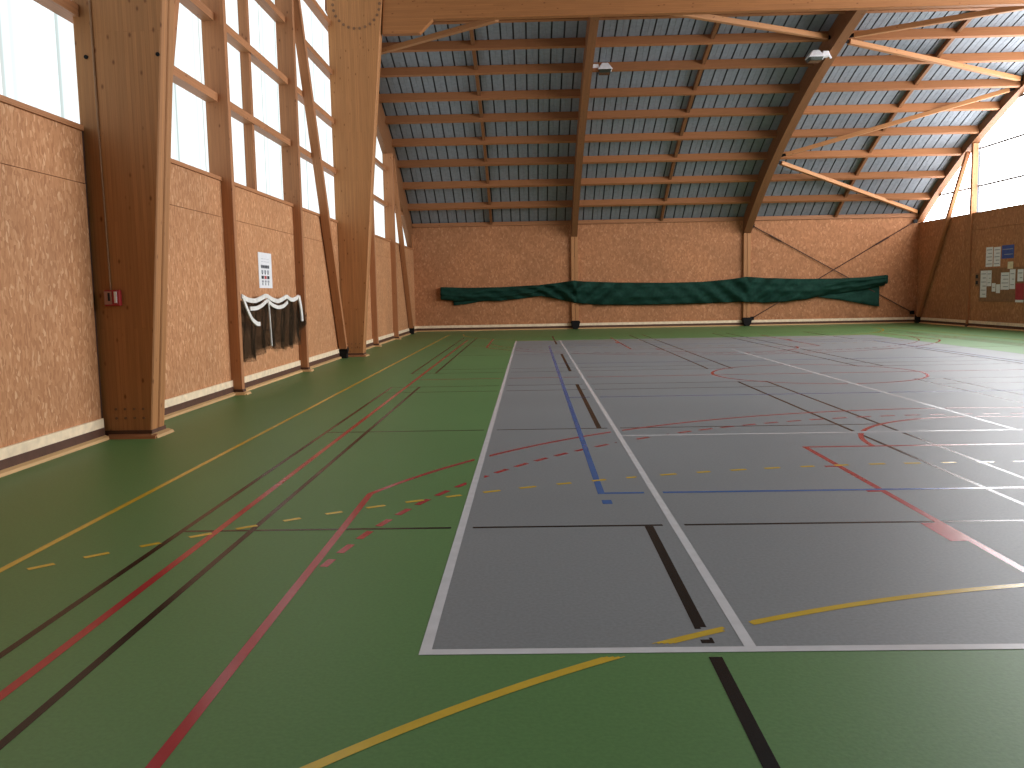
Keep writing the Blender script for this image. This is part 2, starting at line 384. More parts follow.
# ------------------------------------------------------------------ walls
POSTS = [13.50, 17.54, 25.75, 29.75]             # near faces of the left wall posts
C1, C2 = 9.40, 21.62                             # near faces of the two big columns
edges = [Y0, C1 - .06, C1 + .36, 13.50, 13.62, 17.54, 17.66, C2 - .04, C2 + .36, 25.75, 25.87, 29.75, 29.87, Y1]
WLAB = ['before the near big column', 'just beyond the near big column', 'behind the net and the poster', 'before the far big column', 'just behind the far big column', 'between the two last wall posts', 'in the far left corner']
for k, (a, c) in enumerate(zip(edges[0::2], edges[1::2])):
    wl = MB(); wl.box((XW - .05, a, 0), (XW, c, 2.735), (0, 0, 1)); wl.box((XW - .05, a, 2.742), (XW - .003, c, SL - .055), (0, 0, 1))
    wl.box((XG - .12, a, 0), (XW - .05, c, SL - .055), (0, 1, 0))
    struct(wl.build('wall_left' if k == 0 else 'wall_left.%03d' % k, 'osb'), 'particle board lower wall ' + WLAB[k])
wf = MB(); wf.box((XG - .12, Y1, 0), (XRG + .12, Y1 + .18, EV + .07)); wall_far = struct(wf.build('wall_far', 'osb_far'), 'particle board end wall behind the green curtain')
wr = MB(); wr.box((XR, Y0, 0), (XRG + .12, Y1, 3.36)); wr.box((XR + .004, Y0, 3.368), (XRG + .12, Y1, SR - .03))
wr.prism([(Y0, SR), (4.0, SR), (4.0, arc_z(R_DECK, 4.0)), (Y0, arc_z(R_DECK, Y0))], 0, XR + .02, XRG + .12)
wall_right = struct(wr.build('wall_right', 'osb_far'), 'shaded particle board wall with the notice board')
wn = MB(); wn.box((XG - .12, Y0 - .18, 0), (XRG + .12, Y0, EV)); struct(wn.build('wall_near', 'osb_far'))
# sill plates
s_ = MB()
for a, c in zip(edges[0::2], edges[1::2]): s_.box((XG - .1, a, SL - .055), (XW + .025, c, SL))
struct(s_.build('trim_1', 'post'), 'timber sill plate on top of the left wall')
struct(MB().box((XR - .01, Y0, SR - .03), (XRG + .1, Y1, SR)).build('trim_2', 'post'), 'timber sill plate on top of the right wall')
struct(MB().box((XW, Y1 - .10, EV - .06), (XR, Y1 - .002, EV + .09)).build('trim_3', 'post'), 'timber eaves beam on top of the end wall')

# baseboards: white board, dark board, pale timber strip at the floor
def baseboard(name, a, c, axis, face, out, label):
    lo = lambda t, z0, z1: ((min(face, face + out * t), a, z0), (max(face, face + out * t), c, z1)) if axis == 1 else ((a, min(face, face + out * t), z0), (c, max(face, face + out * t), z1))
    r = MB().box(*lo(.025, .13, .23)).build(name, 'white'); struct(r, label)
    tag(MB().box(*lo(.032, .0, .13)).build('dark_strip', 'brown', r), 'dark brown strip under the white board')
    mb = MB(); tri = [(face, 0), (face + out * .085, 0), (face + out * .075, .028), (face + out * .035, .045), (face, .045)]
    if axis == 1: mb.prism(tri, 1, a, c, (0, 1, 0))
    else: mb.prism(tri, 0, a, c, (1, 0, 0))
    tag(mb.build('floor_strip', 'trim', r), 'pale timber strip along the floor'); return r
k = 0
for a, c in zip(edges[0::2], edges[1::2]):
    baseboard('baseboard_left' if k == 0 else 'baseboard_left.%03d' % k, a, c, 1, XW, 1, 'white and brown baseboard along the left wall'); k += 1
baseboard('baseboard_far', XW, XR, 0, Y1, -1, 'white and brown baseboard along the end wall')
baseboard('baseboard_right', Y0, Y1, 1, XR, -1, 'white and brown baseboard along the right wall')

# ------------------------------------------------------------------ ceiling: folded metal deck with dark seams
dk = MB(); PITCH = .36
ys = [Y1 + .12 - i * (Y1 + .12 - YM) / 26 for i in range(27)]; ys += [2 * YM - y for y in ys[-2::-1]]
prof = [(y, arc_z(R_DECK, y)) for y in ys]
x = XG - .2
while x < XRG + .2:
    for (xa, dz0), (xb, dz1), mi in (((x, 0), (x + .001, .03), 1), ((x + .001, .03), (x + .044, .03), 1), ((x + .044, .03), (x + .045, 0), 1), ((x + .045, 0), (x + .19, 0), 0), ((x + .19, 0), (x + .20, .008), 0), ((x + .20, .008), (x + .21, 0), 0), ((x + .21, 0), (x + PITCH, 0), 0)):
        for (ya, za), (yb, zb) in zip(prof[:-1], prof[1:]):
            dk.face([(xa, ya, za + dz0), (xb, ya, za + dz1), (xb, yb, zb + dz1), (xa, yb, zb + dz0)], (0, 1, 0), mi)
    x += PITCH
for (ya, za), (yb, zb) in zip(prof[:-1], prof[1:]):
    dk.face([(XG - .4, ya, za + .06), (XRG + .4, ya, za + .06), (XRG + .4, yb, zb + .06), (XG - .4, yb, zb + .06)], (0, 1, 0), 1)
struct(dk.build('ceiling', ['deck', 'seam']), 'curved grey metal roof deck with dark seams')

# ------------------------------------------------------------------ windows (glowing translucent sheets between timber rails)
def pane_strip(mb, xp, a, c, z0, R):
    n = max(2, int(abs(c - a) / .5)); yy = [a + (c - a) * i / n for i in range(n + 1)]
    for p, q in zip(yy[:-1], yy[1:]): mb.face([(xp, p, z0), (xp, q, z0), (xp, q, arc_z(R, q)), (xp, p, arc_z(R, p))])
wi = 0
def window(a, c, xp, z0, rails, pm, label, mull=(), R=R_DECK - .02, side=1, rail_h=.125, rd=.18, cut=0.0):
    global wi; wi += 1
    root = empty('window_%d' % wi, (xp, a, z0)); struct(root, label)
    mb = MB(); pane_strip(mb, xp, a, c, z0, R); mb.build('pane', pm, root)
    for z in rails:
        yend = c
        while arc_z(R, yend) < z + .12 and yend > a: yend -= .05
        if yend - a > .3:
            lo, hi = sorted((xp + side * .015, xp + side * (.015 + rd)))
            MB().box((lo, a, z - rail_h / 2), (hi, yend, z + rail_h / 2)).build('rail', 'post' if side > 0 else 'greyrail', root)
    for y in mull:
        lo, hi = sorted((xp + side * .01, xp + side * .16))
        MB().box((lo, y - .06, z0), (hi, y + .06, arc_z(R, y) - .05)).build('mullion', 'post', root)
RL = (4.52, 5.70, 6.86, 8.0)
window(Y0, C1 + .15, XG, SL, RL, 'pane_l', 'tall daylit window before the near big column')
window(C1 + .16, 13.50, XG, SL, RL, 'pane_l', 'tall daylit window just beyond the near big column')
window(13.62, 17.54, XG, SL, RL, 'pane_l', 'tall daylit window above the hanging net', mull=(15.28,))
window(17.66, C2 + .15, XG, SL, RL, 'pane_l', 'tall daylit window just before the far big column')
window(C2 + .16, 25.75, XG, SL, RL, 'pane_l', 'daylit window hidden just behind the far big column')
window(25.87, 29.75, XG, SL, RL[:2], 'pane_l', 'daylit window between the two last wall posts', rd=.115)
window(29.87, Y1, XG, SL, RL[:1], 'pane_l', 'daylit corner window under the sloping roof edge', rd=.115)
RRL = (4.88, 6.16, 7.4)
window(31.50, Y1, XRG, SR, RRL, 'pane_r', 'glaring triangular window in the far right corner', side=-1, rail_h=.06, rd=.05)
window(22.0, 31.30, XRG, SR, RRL, 'pane_r', 'glaring tall window above the notice board', side=-1, rail_h=.06, rd=.05)
window(4.0, 22.0, XRG, SR, RRL, 'pane_r', 'glaring tall window before the notice board', side=-1, rail_h=.06, rd=.05)

# ------------------------------------------------------------------ big tapered glulam columns
CPROF = [0, 1.5, 4.6, 5.8, 7.7, 9.2]; CPX = [-4.175, -4.05, -3.785, -3.60, -3.46, -3.36]
def col_x(z): return float(np.interp(z, CPROF, CPX))
def big_column(yf, label, ztop, knee):
    root = empty('glulam_column', (-4.45, yf + .17, 0)); tag(root, label, 'column')
    for a, c in ((yf, yf + .165), (yf + .19, yf + .34)):
        mb = MB(); mb.prism([(XW - .05, .05), (col_x(0), .05), (col_x(4.6), 4.6), (col_x(ztop), ztop), (XW - .05, ztop)], 1, a, c, (0, 0, 1))
        pk = mb.build('column_plank', 'glulam', root, bevel=.012); plank = pk if a == yf else plank
    mb = MB(); mb.prism([(XW - .05, .06), (col_x(0) - .03, .06), (col_x(4.6) - .03, 4.6), (col_x(ztop) - .03, ztop), (XW - .05, ztop)], 1, yf + .165, yf + .19, (0, 0, 1)); mb.build('groove_filler', 'brown', root)
    # dark foot and pale timber plinth strips
    tag(MB().box((XW - .02, yf - .012, .03), (col_x(0) + .012, yf + .352, .085)).build('foot', 'brown', root), 'dark brown foot board')
    tri = lambda f, o: [(f, 0), (f + o * .075, 0), (f + o * .06, .028), (f, .045)]
    mb = MB(); mb.prism(tri(yf - .012, -1), 0, XW + .05, col_x(0) + .07, (1, 0, 0)); tag(mb.build('plinth_strip', 'post', root), 'brown timber strip at the front of the foot')
    mb = MB(); mb.prism(tri(col_x(0) + .012, 1), 1, yf - .05, yf + .40, (0, 1, 0)); tag(mb.build('plinth_strip', 'trim', root), 'pale timber strip at the side of the foot')
    tag(MB().box((XW - .3, yf - .055, 0), (XW - .012, yf, SL)).build('shadow_gap_filler', 'brown', root), 'dark filler standing for the shadow in the gap beside the wall board')  # dark board added to paint the shadow in the gap beside the column
    for i in range(4):
        for j in range(2): MB().tube([(-4.55 + i * .10, yf - .012, .22 + .10 * j), (-4.55 + i * .10, yf + .01, .22 + .10 * j)], .014, 8).build('bolt', 'plug', plank)
    if knee:
        for i in range(26):
            a = 2 * math.pi * i / 26; c_ = (-4.04 + .56 * math.cos(a), 8.42 + .56 * math.sin(a))
            MB().tube([(c_[0], yf - .010, c_[1]), (c_[0], yf + .01, c_[1])], .035, 8).build('wooden_plug', 'plug', plank)
    else:
        for xx, zz in ((-4.62, 4.05), (-3.86, 4.06)): MB().tube([(xx, yf - .012, zz), (xx, yf + .01, zz)], .022, 8).build('bolt', 'steel', plank)
    return root
big_column(C1, 'big dark brown tapered timber column carrying the red alarm box', 9.1, False)
big_column(C2, 'big orange tapered timber column joined to the roof beam', 9.1, True)
# portal beams across the hall
def portal(yf, label):
    mb = MB(); zt = 9.15
    mb.prism([(col_x(8.6) - .35, 7.74), (-2.55, 7.74), (-2.22, 8.06), (13.2, 8.06), (13.55, 7.74), (XR + .1, 7.74), (XR + .1, zt), (col_x(8.6) - .35, zt)], 1, yf + .166, yf + .189 + .0, (1, 0, 0))
    mb2 = MB(); mb2.prism([(col_x(7.74) + .0, 7.74), (-2.55, 7.74), (-2.22, 8.06), (13.2, 8.06), (13.55, 7.74), (XR + .1, 7.74), (XR + .1, zt), (col_x(9.1) + .0, zt)], 1, yf + .08, yf + .28, (1, 0, 0))
    o = mb2.build('portal_beam', 'beam', None, origin=(5.4, yf + .18, 8.6), bevel=.012); tag(o, label, 'beam'); return o
portal(C2, 'wide orange timber beam spanning the hall from the far big column')
pb = portal(C1, 'wide timber beam overhead at the near big column'); pb['kind'] = 'structure'; del pb['category']

# ------------------------------------------------------------------ wall posts
def wall_post(y, label):
    root = empty('timber_post', ((XP + XG) / 2, y + .06, 0)); tag(root, label, 'post', 'timber posts of the left wall')
    MB().box((XG - .09, y, .04), (XP, y + .12, arc_z(R_UNDER + (.03 if y < 22 else -.57), y + .06)), (0, 0, 1)).build('shaft', 'post', root, bevel=.008)
    tag(MB().box((XW, y - .012, .025), (XP + .012, y + .132, .085)).build('foot', 'brown', root), 'dark brown foot block')
    tri = [(XP + .01, 0), (XP + .085, 0), (XP + .07, .028), (XP + .01, .042)]
    mb = MB(); mb.prism(tri, 1, y - .05, y + .17, (0, 1, 0)); mb.prism([(y - .012, 0), (y - .085, 0), (y - .07, .028), (y - .012, .042)], 0, XW + .06, XP + .06, (1, 0, 0))
    tag(mb.build('plinth_strip', 'trim', root), 'pale timber strip around the foot')
wall_post(13.50, 'left wall post between the near big column and the net')
wall_post(17.54, 'left wall post touching the right end of the hanging net')
wall_post(25.75, 'first left wall post seen beyond the far big column')
wall_post(29.75, 'last left wall post before the far corner brace')
rp = empty('timber_post', (XR - .02, 31.4, 0)); tag(rp, 'slim post on the right wall beside the notice board', 'post')
MB().box((XR - .07, 31.33, .05), (XRG - .06, 31.46, arc_z(R_UNDER + .2, 31.4)), (0, 0, 1)).build('shaft', 'post', rp, bevel=.008)
tag(MB().box((XR - .085, 31.31, 0), (XR, 31.48, .10)).build('foot', 'brown', rp), 'dark brown foot block')

def end_post(x, label):
    root = empty('timber_post', (x, Y1 - .12, 0)); tag(root, label, 'post', 'posts on the end wall')
    MB().box((x - .14, Y1 - .16, .2), (x - .005, Y1 - .002, 3.75), (0, 0, 1)).build('post_plank', 'timber', root, bevel=.008)
    MB().box((x + .005, Y1 - .16, .2), (x + .14, Y1 - .002, 3.75), (0, 0, 1)).build('post_plank', 'timber', root, bevel=.008)
    mb = MB(); mb.prism([(x - .19, .30), (x - .15, .10), (x - .09, .0), (x + .09, .0), (x + .15, .10), (x + .19, .30), (x + .13, .34), (x - .13, .34)], 1, Y1 - .27, Y1 - .03, (1, 0, 0))
    tag(mb.build('steel_shoe', 'steel', root, bevel=.02), 'dark steel foot bracket')
X2, X3 = 1.80, 8.68
end_post(X2, 'end wall post at the middle of the green curtain')
end_post(X3, 'end wall post where the right steel rods start')

# ------------------------------------------------------------------ leaning braces along the side walls
o = MB().box((XG - .08, Y1 - .30, SL), (XW + .02, Y1 - .005, 3.9), (0, 0, 1)).build('corner_post', 'post', None, origin=(XG, Y1 - .15, SL)); tag(o, 'short corner post under the foot of the left edge rafter', 'post')
def lean(p0, p1, w, d, label, up=(1, 0, 0), shoe=True, group=None):
    root = empty('timber_brace', p0); tag(root, label, 'brace', group)
    MB().bar(p0, p1, w, d, up).build('shaft', 'post', root, bevel=.008)
    if shoe:
        p0, p1 = V(p0), V(p1); a = (p1 - p0).normalized()
        mb = MB(); mb.bar(p0 - a * .02, p0 + a * .10, w + .025, d + .03, up); mb.box((p0.x - .085, p0.y - .09, .0), (p0.x + .085, p0.y + .09, p0.z + .02))
        tag(mb.build('steel_shoe', 'steel', root), 'dark steel foot bracket')
XB_ = -4.57
lean((XB_, 9.86, .16), (XB_, 12.90, 8.95), .13, .17, 'leaning brace rising from behind the near big column')
lean((XB_, 21.22, .16), (XB_, 17.80, 7.7), .13, .19, 'long leaning brace standing at the foot of the far big column')
lean((-4.585, 33.6, .18), (-4.585, 30.0, 6.1), .15, .17, 'leaning brace in the far left corner of the hall')
lean((XR - .10, 35.25, .2), (XR - .10, 31.62, 6.1), .13, .14, 'leaning brace crossing the far right wall')

# ------------------------------------------------------------------ curved rafters of the far bay
RAFT = [(-4.97, -4.705, R_UNDER - .60, R_DECK - .02), (X2 - .115, X2 + .115, R_UNDER - .13, R_DECK - .03), (X3 - .14, X3 + .14, R_UNDER - .13, R_DECK - .03), (XR - .10, XRG - .02, R_UNDER + .20, R_DECK - .02)]
RN = ['curved edge rafter above the left windows', 'straight-looking curved rafter rising from the middle end wall post', 'big curved rafter rising from the right end wall post', 'curved edge rafter along the bright right window']
def a_of(R, y): return math.degrees(math.acos((y - CY) / R))
for i, ((xa, xb, Ra, Rb), lab) in enumerate(zip(RAFT, RN)):
    a0 = a_of(Ra, Y1 - .05); a1 = a_of(Ra, C2 + .30); n = 40
    mb = MB(); an = [a0 + (a1 - a0) * k / n for k in range(n + 1)]
    pt = lambda x, R, a: (x, *arc(R, a))
    for u, v_ in zip(an[:-1], an[1:]):
        tl = (0, arc(Ra, v_)[0] - arc(Ra, u)[0], arc(Ra, v_)[1] - arc(Ra, u)[1])
        U0, U1 = Ra * math.radians(u), Ra * math.radians(v_)
        for q0, q1, w0, w1 in (((xa, Ra), (xb, Ra), 0, xb - xa), ((xb, Ra), (xb, Rb), .3, .3 + Rb - Ra), ((xb, Rb), (xa, Rb), .8, .8 + xb - xa), ((xa, Rb), (xa, Ra), 1.3, 1.3 + Rb - Ra)):
            mb.face([pt(q0[0], q0[1], u), pt(q1[0], q1[1], u), pt(q1[0], q1[1], v_), pt(q0[0], q0[1], v_)], uv=[(U0, w0), (U0, w1), (U1, w1), (U1, w0)])
    for a in (a0, a1): mb.face([pt(xa, Ra, a), pt(xb, Ra, a), pt(xb, Rb, a), pt(xa, Rb, a)])
    o = mb.build('curved_rafter', 'rafter', None, origin=(xa, Y1 - .3, 4)); tag(o, lab, 'rafter')

# ------------------------------------------------------------------ purlins and the blocking between them
ORD = ['lowest', 'second', 'third', 'fourth', 'fifth', 'sixth', 'seventh', 'eighth', 'topmost']
BAY = [(RAFT[0][1] - .02, RAFT[1][0] + .01, 'left'), (RAFT[1][1] - .01, RAFT[2][0] + .01, 'middle'), (RAFT[2][1] - .01, RAFT[3][0] + .02, 'right')]
PA = [60.15, 62.2, 64.3, 66.35, 68.5, 70.5, 72.75, 74.85, 77.05]
def rotbox(mb, xa, xb, a, R0, R1, th):
    """box across the hall at angle a on the arc; th = thickness along the arc"""
    da = math.degrees(th / 2 / R_PUR)
    q = [arc(R0, a - da), arc(R0, a + da), arc(R1, a + da), arc(R1, a - da)]
    mb.prism(q, 0, xa, xb, (1, 0, 0)); return mb
for xa, xb, bn in BAY:
    for k, a in enumerate(PA):
        mb = rotbox(MB(), xa, xb, a, R_PUR - .10, R_DECK - .005, .11)
        c = arc(R_PUR, a)
        o = mb.build('roof_purlin', 'purlin', None, origin=((xa + xb) / 2, *c))
        tag(o, 'orange purlin under the deck in the %s roof bay, %s from the end wall' % (bn, ORD[k] if k in (0, 8) else ORD[k] + ' up'), 'purlin', 'roof purlins of the %s bay' % bn)
for xa, xb, bn in BAY:
    xm = (xa + xb) / 2 + {'left': 0, 'middle': .05, 'right': .05}[bn]
    root = empty('blocking_strip', (xm, *arc(R_DECK, 68))); tag(root, 'narrow timber strip running up between the purlins in the %s roof bay' % bn, 'roof timber', 'narrow roof strips')
    angs = [58.3] + PA + [78.8]
    for u, v_ in zip(angs[:-1], angs[1:]):
        g = math.degrees(.055 / R_PUR); mb = MB()
        n = 3; an = [u + g + (v_ - u - 2 * g) * i / n for i in range(n + 1)]
        for p, q in zip(an[:-1], an[1:]):
            mb.prism([arc(R_PUR + .0, p), arc(R_PUR + .0, q), arc(R_DECK - .01, q), arc(R_DECK - .01, p)], 0, xm - .05, xm + .05, (0, 1, -1))
        mb.build('blocking_piece', 'rafter', root)

# ------------------------------------------------------------------ diagonal wind braces under the roof
def on_arc(x, y, d=.12): return (x, y, arc_z(R_UNDER - d + .1, y))
def wind(p0, p1, label, ends=(1, 1)):
    root = empty('roof_brace', p0); tag(root, label, 'brace', 'diagonal braces under the roof')
    p0, p1 = V(p0), V(p1); a = (p1 - p0).normalized()
    MB().bar(p0 + a * .12, p1 - a * .12, .15, .13).build('shaft', 'timber', root, bevel=.008)
    for e, p, s in ((ends[0], p0, 1), (ends[1], p1, -1)):
        if e: tag(MB().bar(p - a * s * .10, p + a * s * .30, .05, .09).build('end_bracket', 'steel', root), 'dark steel end bracket')
xl, xr = RAFT[2][1] + .05, RAFT[3][0] - .03
WL = ['lowest diagonal roof brace ending at the far right corner', 'second diagonal roof brace rising to the edge of the right window', 'third diagonal roof brace coming down from the edge of the right window', 'fourth diagonal roof brace disappearing behind the big beam']
wind((xr, 35.4, 4.36), (xl, 31.87, 5.94), WL[0]); wind((xl, 31.38, 6.09), (xr, 28.78, 7.62), WL[1])
wind((xr, 28.35, 7.80), (xl, 25.36, 8.29), WL[2]); wind((xl, 24.98, 8.32), (12.6, 21.95, 8.16), WL[3], (1, 0))
wind((-4.66, 26.2, 8.44), (-.62, 22.0, 8.13), 'diagonal roof brace beside the far big column', (1, 0))
wind((RAFT[2][0] - .04, 25.6, 8.46), (3.4, 21.95, 8.18), 'diagonal roof brace left of the big curved rafter', (1, 0))

# ------------------------------------------------------------------ crossed steel rods on the end wall
def rod(p0, p1, label, tf):
    root = empty('steel_rod', p0); tag(root, label, 'rod', 'crossed steel rods')
    MB().tube([p0, p1], .018, 8).build('shaft', 'rod', root)
    p0, p1 = V(p0), V(p1); a = (p1 - p0).normalized(); c = p0.lerp(p1, tf)
    tag(MB().tube([c - a * .28, c - a * .22, c + a * .22, c + a * .28], .032, 8).build('turnbuckle', 'rod', root), 'thicker tensioning sleeve')
    for p in (p0, p1): tag(MB().box((p.x - .07, p.y - .05, p.z - .07), (p.x + .07, p.y + .06, p.z + .07)).build('end_bracket', 'steel', root), 'dark steel end plate')
rod((X3 + .22, Y1 - .07, 3.98), (XR - .20, Y1 - .07, .42), 'steel rod falling from the right end wall post to the corner', .14)
rod((X3 + .22, Y1 - .11, .30), (XR - .20, Y1 - .11, 4.02), 'steel rod climbing from the post foot to the upper right corner', .80)

# ------------------------------------------------------------------ green curtain bundled along the end wall
def interp(x, pts):
    return float(np.interp(x, [p[0] for p in pts], [p[1] for p in pts]))
TOP = [(-3.62, 1.79), (-2.5, 1.74), (-1.2, 1.74), (.4, 1.80), (1.2, 1.88), (1.75, 1.95), (2.2, 1.90), (3.5, 1.84), (5.5, 1.79), (6.9, 1.80), (8.0, 1.88), (8.66, 1.97), (9.3, 1.91), (10.8, 1.84), (12.4, 1.83), (13.4, 1.86), (14.15, 1.93)]
BOT = [(-3.62, 1.28), (-3.0, 1.20), (-1.2, 1.19), (-.2, 1.28), (.4, 1.36), (1.1, 1.22), (1.8, 1.05), (2.6, .96), (4.4, .92), (6.9, .93), (8.5, .97), (9.3, .91), (10.2, .94), (11.0, 1.02), (11.7, 1.14), (12.6, 1.28), (13.6, 1.42), (14.15, 1.52)]
root = empty('rolled_curtain', (5.3, Y1 - .3, 1.4)); tag(root, 'long dark green curtain bundled along the end wall', 'curtain')
nx, nv = 300, 22; mb = MB(); grid = []
for i in range(nx + 1):
    x = -3.62 + (14.15 + 3.62) * i / nx; row = []; zt, zb = interp(x, TOP), interp(x, BOT)
    pb = sum(math.exp(-((x - q) / .35) ** 2) for q in (X2, X3))
    for j in range(nv + 1):
        v = j / nv; z = zt + (zb - zt) * v
        f = 0
        for q in (X2, X3):   # creases fanning out from the posts
            d = x - q
            f += math.exp(-(d / 2.0) ** 2) * .075 * math.sin(8 * d - 8.5 * v * (1 if d < 0 else -1) + 2 * q)
        f += .035 * math.sin(2.6 * x + 5.5 * v + math.sin(.8 * x)) ** 3 + .014 * math.sin(3.1 * x + 5 * v) + .010 * math.sin(7.3 * x - 9 * v + 1) + .012 * math.sin(1.3 * x + 14 * v)
        f += .035 * math.exp(-((v - .55 + .10 * math.sin(.9 * x)) / .10) ** 2) + .03 * math.exp(-((v - .2 + .05 * math.sin(1.7 * x)) / .08) ** 2)
        y = Y1 - .05 - (.10 + .12 * pb) - .11 * math.sin(math.pi * min(1, max(0, v))) ** .7 - f * 1.3
        row.append((x, y, z))
    row.append((x, Y1 - .035, zb + .06)); row.insert(0, (x, Y1 - .035, zt - .03)); grid.append(row)
for A, B2 in zip(grid[:-1], grid[1:]):
    for j in range(len(A) - 1): mb.face([A[j], B2[j], B2[j + 1], A[j + 1]])
mb.face(grid[0]); mb.face(grid[-1][::-1])
mb.build('rolled_cloth', 'curtain', root, smooth=True)
def flap(outline_top, outline_bot, xa, xb, n, mat, lab, y0):
    mb = MB(); g = []
    for i in range(n + 1):
        x = xa + (xb - xa) * i / n; zt, zb = interp(x, outline_top), interp(x, outline_bot)
        g.append([(x, y0 - .02 * math.sin(6 * x + 2 * j) - .015 * j / 6, zt + (zb - zt) * j / 6) for j in range(7)])
    for A, B2 in zip(g[:-1], g[1:]):
        for j in range(6): mb.face([A[j], B2[j], B2[j + 1], A[j + 1]])
    o = mb.build('hanging_flap', mat, root, smooth=True); sd = o.modifiers.new('cloth', 'SOLIDIFY'); sd.thickness = .008
    tag(o, lab)
flap([(11.4, 1.30), (14.02, 1.70)], [(11.4, 1.12), (12.4, .98), (13.3, .80), (13.97, .67)], 11.4, 13.97, 26, 'curtain2', 'faded triangular flap hanging at the right end', Y1 - .07)
flap([(-3.12, 1.4), (-1.6, 1.4)], [(-3.12, 1.04), (-2.6, 1.08), (-2.1, 1.17), (-1.6, 1.22)], -3.12, -1.6, 14, 'curtain', 'small flap hanging at the left end', Y1 - .07)
mb = MB().box((14.10, Y1 - .24, 1.58), (14.26, Y1 - .05, 1.93)); tag(mb.build('end_hem', 'curtain', root, bevel=.04), 'stiff hem at the right end')

# ------------------------------------------------------------------ net gathered on the left wall
XN = XP + .05
root = empty('goal_net', (XN, 15.5, 1.5)); tag(root, 'black net with white edge straps hung in folds on the left wall', 'net')
def outline_net(y):
    top = interp(y, [(13.62, 1.50), (14.3, 1.42), (15.0, 1.50), (15.7, 1.40), (16.4, 1.48), (16.9, 1.44), (17.35, 1.49), (17.6, 1.12)])
    bot = interp(y, [(13.62, .62), (13.75, .50), (14.15, .47), (14.5, .52), (14.8, .60), (15.6, .62), (16.1, .60), (16.6, .52), (16.95, .58), (17.25, .62), (17.45, .85), (17.6, 1.02)])
    return top, bot
rnd = random.Random(3)
for layer in range(2):
    mb = MB(); n = 70; g = []; ph = layer * 1.9
    for i in range(n + 1):
        y = 13.73 + (17.55 - 13.73) * i / n; tp, bt = outline_net(y); row = []
        bt += .05 * math.sin(5 * y + ph * 2) + (.04 * layer if layer else 0); tp -= .02 * layer
        for j in range(13):
            v = j / 12
            xx = XP - .08 + .02 * layer + (.02 + .05 * v) * math.sin(11 * y + ph + 1.2 * v) + .02 * math.sin(23 * y + ph)
            row.append(((max(XW + .015, xx) if y < 17.5 else max(XP + .012, xx)), y + .05 * math.sin(5 * v + ph), tp + (bt - tp) * v))
        g.append(row)
    for i in range(n):
        for j in range(12):
            k = (i * .17 + layer * .31, (i + 1) * .17 + layer * .31)    # gathered: more net than wall width
            mb.face([g[i][j], g[i + 1][j], g[i + 1][j + 1], g[i][j + 1]], uv=[(k[0], j * .09), (k[1], j * .09), (k[1], (j + 1) * .09), (k[0], (j + 1) * .09)])
    mb.build('netting', 'net', root)
def strap(pts, w, x0, name='strap'):
    # smooth the polyline then sweep a flat band
    P_ = np.array(pts, float); P_[:, 0] = 13.67 + (P_[:, 0] - 13.62) * .90; P_[:, 1] += .03; tt = np.linspace(0, len(P_) - 1, 8 * (len(P_) - 1) + 1); Q = np.c_[np.interp(tt, range(len(P_)), P_[:, 0]), np.interp(tt, range(len(P_)), P_[:, 1])]
    for _ in range(6): Q[1:-1] = (Q[:-2] + 2 * Q[1:-1] + Q[2:]) / 4
    mb = MB()
    for a, c in zip(Q[:-1], Q[1:]):
        d = c - a; L = np.hypot(*d) or 1; nn = np.array([-d[1], d[0]]) / L * w / 2
        q = [(a[0] - nn[0], a[1] - nn[1]), (c[0] - nn[0], c[1] - nn[1]), (c[0] + nn[0], c[1] + nn[1]), (a[0] + nn[0], a[1] + nn[1])]
        mb.prism([(y, z) for y, z in q], 0, x0, x0 + .02)
    tag(mb.build(name, 'rope', root), 'white strap')
XS_ = XP - .01
strap([(13.62, 1.50), (13.95, 1.44), (14.35, 1.42), (14.7, 1.46), (15.05, 1.51), (15.4, 1.44), (15.8, 1.40), (16.15, 1.44), (16.45, 1.49), (16.7, 1.43), (16.95, 1.42), (17.2, 1.45), (17.36, 1.48)], .075, XS_)
strap([(14.05, 1.30), (14.45, 1.30), (14.8, 1.35), (15.1, 1.43), (15.4, 1.34), (15.8, 1.29), (16.2, 1.31), (16.5, 1.38)], .065, XS_)
strap([(13.64, 1.50), (13.85, 1.30), (14.1, 1.12), (14.4, 1.04), (14.55, 1.04)], .07, XS_ + .01)
strap([(17.34, 1.48), (17.45, 1.30), (17.52, 1.10), (17.52, 1.0)], .12, XS_ + .02)
strap([(15.0, 1.40), (15.04, 1.1), (15.08, .64)], .030, XS_ + .05, 'centre_cord')

# ------------------------------------------------------------------ poster above the net
root = empty('poster', (XW, 15.3, 2.0)); tag(root, 'white poster with rows of dark pictures pinned above the net', 'poster')
XP_ = XW + .006
psh = MB().box((XW, 15.15, 1.67), (XP_, 15.92, 2.29)).build('sheet', 'paper', root)
def prect(y0, y1, z0, z1, mat, name): MB().box((XP_ - .001, y0, z0), (XP_ + .003, y1, z1)).build(name, mat, psh)
prect(15.28, 15.76, 2.015, 2.075, 'greyink', 'title_bar')
for k in range(5): prect(15.29 + k * .095, 15.35 + k * .095, 2.025, 2.065, 'ink', 'title_letter')
for k in range(3):
    y = 15.30 + k * .165
    prect(y, y + .10, 1.935, 1.985, 'greyink', 'picture'); prect(y + .02, y + .07, 1.91, 1.935, 'ink', 'picture_caption')
    prect(y - .01, y + .115, 1.83, 1.885, 'redink' if k == 1 else 'ink', 'picture')
    prect(y, y + .10, 1.77, 1.805, 'greyink', 'picture'); prect(y + .02, y + .07, 1.72, 1.765, 'greyink', 'picture_caption')
    prect(y, y + .12, 2.13, 2.134, 'greyink', 'ruled_line'); prect(y, y + .12, 2.18, 2.184, 'greyink', 'ruled_line')

